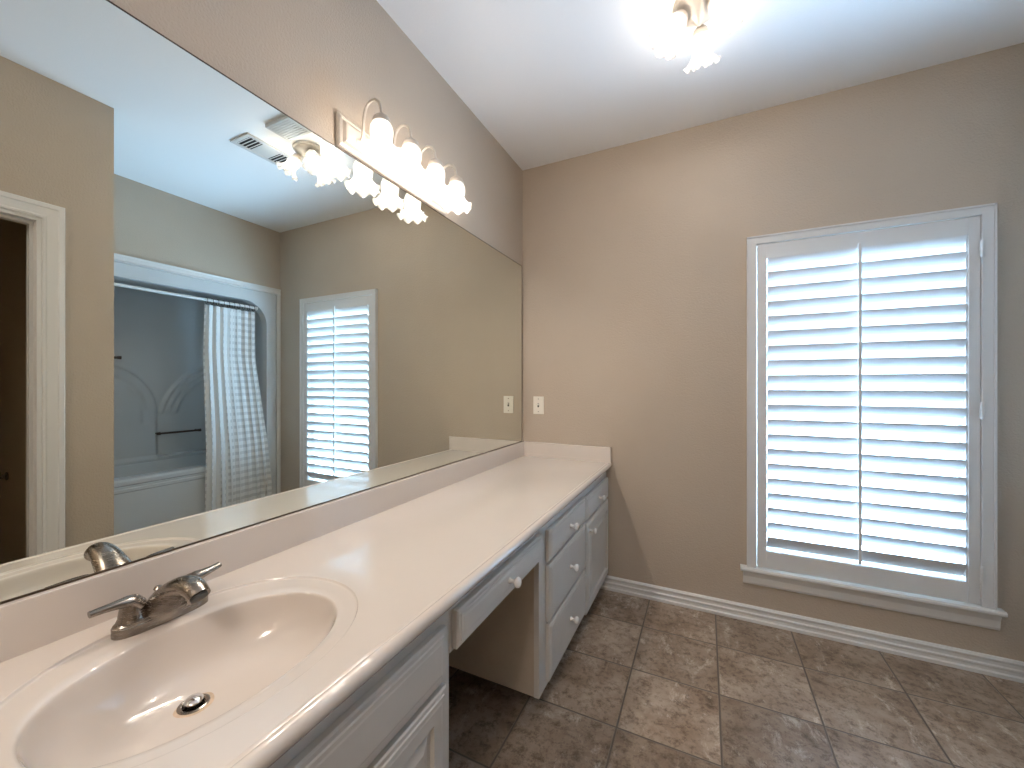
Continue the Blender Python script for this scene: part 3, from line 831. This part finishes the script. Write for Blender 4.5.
# tub: apron profile and rounded basin
b = new()
ap = [(XR + 0.075, 0.0), (XR + 0.030, 0.0), (XR + 0.030, 0.475), (XR + 0.022, 0.483), (XR + 0.022, 0.500), (XR + 0.030, 0.506), (XR + 0.030, 0.522), (XR + 0.018, 0.530), (XR + 0.018, 0.555), (XR + 0.030, 0.568), (XR + 0.075, 0.570)]
prism(b, ap, oy0, oy1, 'y'); obj('apron', b, 'tub', tu, smooth=True, autosm=30)
b = new()
tx0, tx1 = XR + 0.072, BXK - 0.045
ty0, ty1 = TY0 + 0.012, TY1 - 0.012
def rrect(x0, x1, y0, y1, r, z, n=8):
    out = []
    for cx, cy, a0 in ((x1 - r, y1 - r, 0), (x0 + r, y1 - r, PI / 2), (x0 + r, y0 + r, PI), (x1 - r, y0 + r, 1.5 * PI)):
        for i in range(n):
            a = a0 + PI / 2 * i / (n - 1); out.append((cx + r * math.cos(a), cy + r * math.sin(a), z))
    return out
seqs = [rrect(tx0, BXK - 0.001, ty0, ty1, 0.002, 0.570), rrect(tx0 + 0.05, tx1, ty0 + 0.09, ty1 - 0.09, 0.12, 0.570), rrect(tx0 + 0.065, tx1 - 0.015, ty0 + 0.11, ty1 - 0.11, 0.12, 0.555), rrect(tx0 + 0.10, tx1 - 0.05, ty0 + 0.2, ty1 - 0.18, 0.12, 0.22), rrect(tx0 + 0.15, tx1 - 0.1, ty0 + 0.27, ty1 - 0.25, 0.1, 0.17)]
vr = [[b.verts.new(p) for p in s] for s in seqs]
for k in range(len(vr) - 1):
    n = len(vr[k])
    for i in range(n):
        j = (i + 1) % n; b.faces.new((vr[k][i], vr[k][j], vr[k + 1][j], vr[k + 1][i]))
b.faces.new(vr[-1])
obj('basin', b, 'tub', tu, smooth=True, autosm=40)
def grab(y0, y1, z):
    b = new(); xg = BXK - 0.075
    tube(b, [(xg, y0, z), (xg, y1, z)], 0.009, 14)
    for yy in (y0 + 0.006, y1 - 0.006):
        tube(b, [(xg, yy, z), (BXK + 0.002, yy, z)], 0.008, 12)
        lathe(b, [(0.0001, 0.016), (0.012, 0.014), (0.014, -0.008), (0.0001, -0.010)], 16, Matrix.Translation((xg, yy, z)) @ Matrix.Rotation(PI / 2, 4, 'X'))
    o = obj('grab_bar', b, 'bronze', tu, smooth=True); return o
grab(1.765, 2.085, 0.80); grab(1.16, 1.52, 1.44)
rebase(tu)
# trim around the unit
b = new()
TP = [(0, 0), (0.016, 0.0), (0.018, 0.006), (0.012, 0.014), (0.014, 0.040), (0.018, 0.046), (0.018, 0.052), (0, 0.054)]
prism(b, [(XR - p, 2.052 + q) for p, q in TP], YS + 0.02, D - 0.003, 'y'); 
prism(b, [(XR - p * 0.8, D - 0.003 - 0.034 * (1 - q / 0.054)) for p, q in TP], 0.0, 2.052, 'z')
struct(obj('trim_1', b, 'trim'))

# curtain rod, rings and curtain
RXC, RZC = XR + 0.035, 1.905
rod = thing('curtain_rod', 'white shower curtain rod spanning the bathtub opening', 'rod', (RXC, 1.66, RZC))
b = new(); tube(b, [(RXC, oy0 + 0.074, RZC), (RXC, oy1 - 0.074, RZC)], 0.0115, 16); obj('tube', b, 'trim', rod, smooth=True)
for yy, s in ((oy0 + 0.069, 1), (oy1 - 0.069, -1)):
    b = new(); lathe(b, [(0.0001, 0), (0.022, 0.0), (0.022, 0.006), (0.013, 0.016), (0.0001, 0.017)], 20, Matrix.Translation((RXC, yy, RZC)) @ Matrix.Rotation(-s * PI / 2, 4, 'X')); obj('end_cap', b, 'trim', rod, smooth=True)
rebase(rod)
CY0, CY1 = 1.805, 2.205
ct = thing('shower_curtain', 'white checked shower curtain gathered at the right end of its rod', 'curtain', (XR, 2.02, 1.88))
me_b = new(); uvl = me_b.loops.layers.uv.new('UVMap')
NU, NV = 150, 60
cols = []
for i in range(NU + 1):
    s = i / NU; col = []
    for j in range(NV + 1):
        t = j / NV; z = 1.868 - t * (1.868 - 0.14)
        folds = 7.5
        ph = 2 * PI * folds * s + 0.6 * math.sin(5 * s + 2 * t)
        amp = 0.011 + 0.006 * t
        y = CY0 + (CY1 - CY0) * s + (-0.030 * t * (1 - s) + 0.090 * min(1, max(0, (t - 0.25) * 1.6)) * s) + 0.010 * math.sin(2 * ph + 1)
        fl = max(0, min(1, (1.5 - z) / 0.8))
        x = XR + 0.036 - 0.066 * fl + amp * math.sin(ph) * (0.8 + 0.4 * math.sin(9 * s)) + 0.003 * math.sin(7 * t + 11 * s)
        zz = z - 0.006 * (1 - t) * abs(math.sin(PI * 9 * s))
        if fl < 0.7: x = max(x, XR + 0.012 - 0.10 * fl)
        col.append(me_b.verts.new((x, y, zz)))
    cols.append(col)
for i in range(NU):
    for j in range(NV):
        f = me_b.faces.new((cols[i][j], cols[i + 1][j], cols[i + 1][j + 1], cols[i][j + 1]))
        for lp, (a, c) in zip(f.loops, ((i, j), (i + 1, j), (i + 1, j + 1), (i, j + 1))):
            lp[uvl].uv = (a / NU * 0.95, c / NV * 1.73)
cu = obj('fabric', me_b, 'curtain', ct, smooth=True, autosm=80)
ring0 = None
for k in range(10):
    y = CY0 + 0.012 + k * (CY1 - CY0 - 0.03) / 9
    if ring0 is None:
        b = new(); pts = [(0.019 * math.cos(2 * PI * i / 24), 0, 0.024 * math.sin(2 * PI * i / 24) - 0.008) for i in range(25)]
        tube(b, pts, 0.0022, 8, cap=False, up=(0, 1, 0)); ring0 = obj('ring', b, 'nickel', ct, smooth=True, loc=(RXC, y, RZC))
    else:
        c = ring0.copy(); COL.objects.link(c); c.parent = ct; c.location = (RXC, y, RZC)
rebase(ct)

# paper holder in the small room through the doorway
tp = thing('paper_holder', 'small nickel paper holder on the dark wall through the doorway in the mirror', 'paper holder', (2.74, YS - T - 0.012, 0.68))
b = new()
for xx in (-0.075, 0.075):
    lathe(b, [(0.0001, 0.0), (0.024, 0.0), (0.024, 0.006), (0.012, 0.012), (0.009, 0.045), (0.015, 0.052), (0.017, 0.066), (0.010, 0.078), (0.0001, 0.080)], 20, Matrix.Translation((xx, 0, 0)) @ Matrix.Rotation(PI / 2, 4, 'X'))
tube(b, [(-0.075, -0.062, 0), (0.075, -0.062, 0)], 0.007, 12)
obj('bracket', b, 'nickel', tp, smooth=True)
b = new(); lathe(b, [(0.02, -0.05), (0.03, -0.05), (0.03, 0.05), (0.02, 0.05)], 24, Matrix.Translation((0, -0.062, -0.012)) @ Matrix.Rotation(PI / 2, 4, 'Y'))
prism(b, [(-0.0915, -0.012), (-0.0925, -0.012), (-0.0925, -0.085), (-0.0915, -0.085)], -0.05, 0.05, 'x')
obj('paper_roll', b, 'paper', tp, smooth=True)
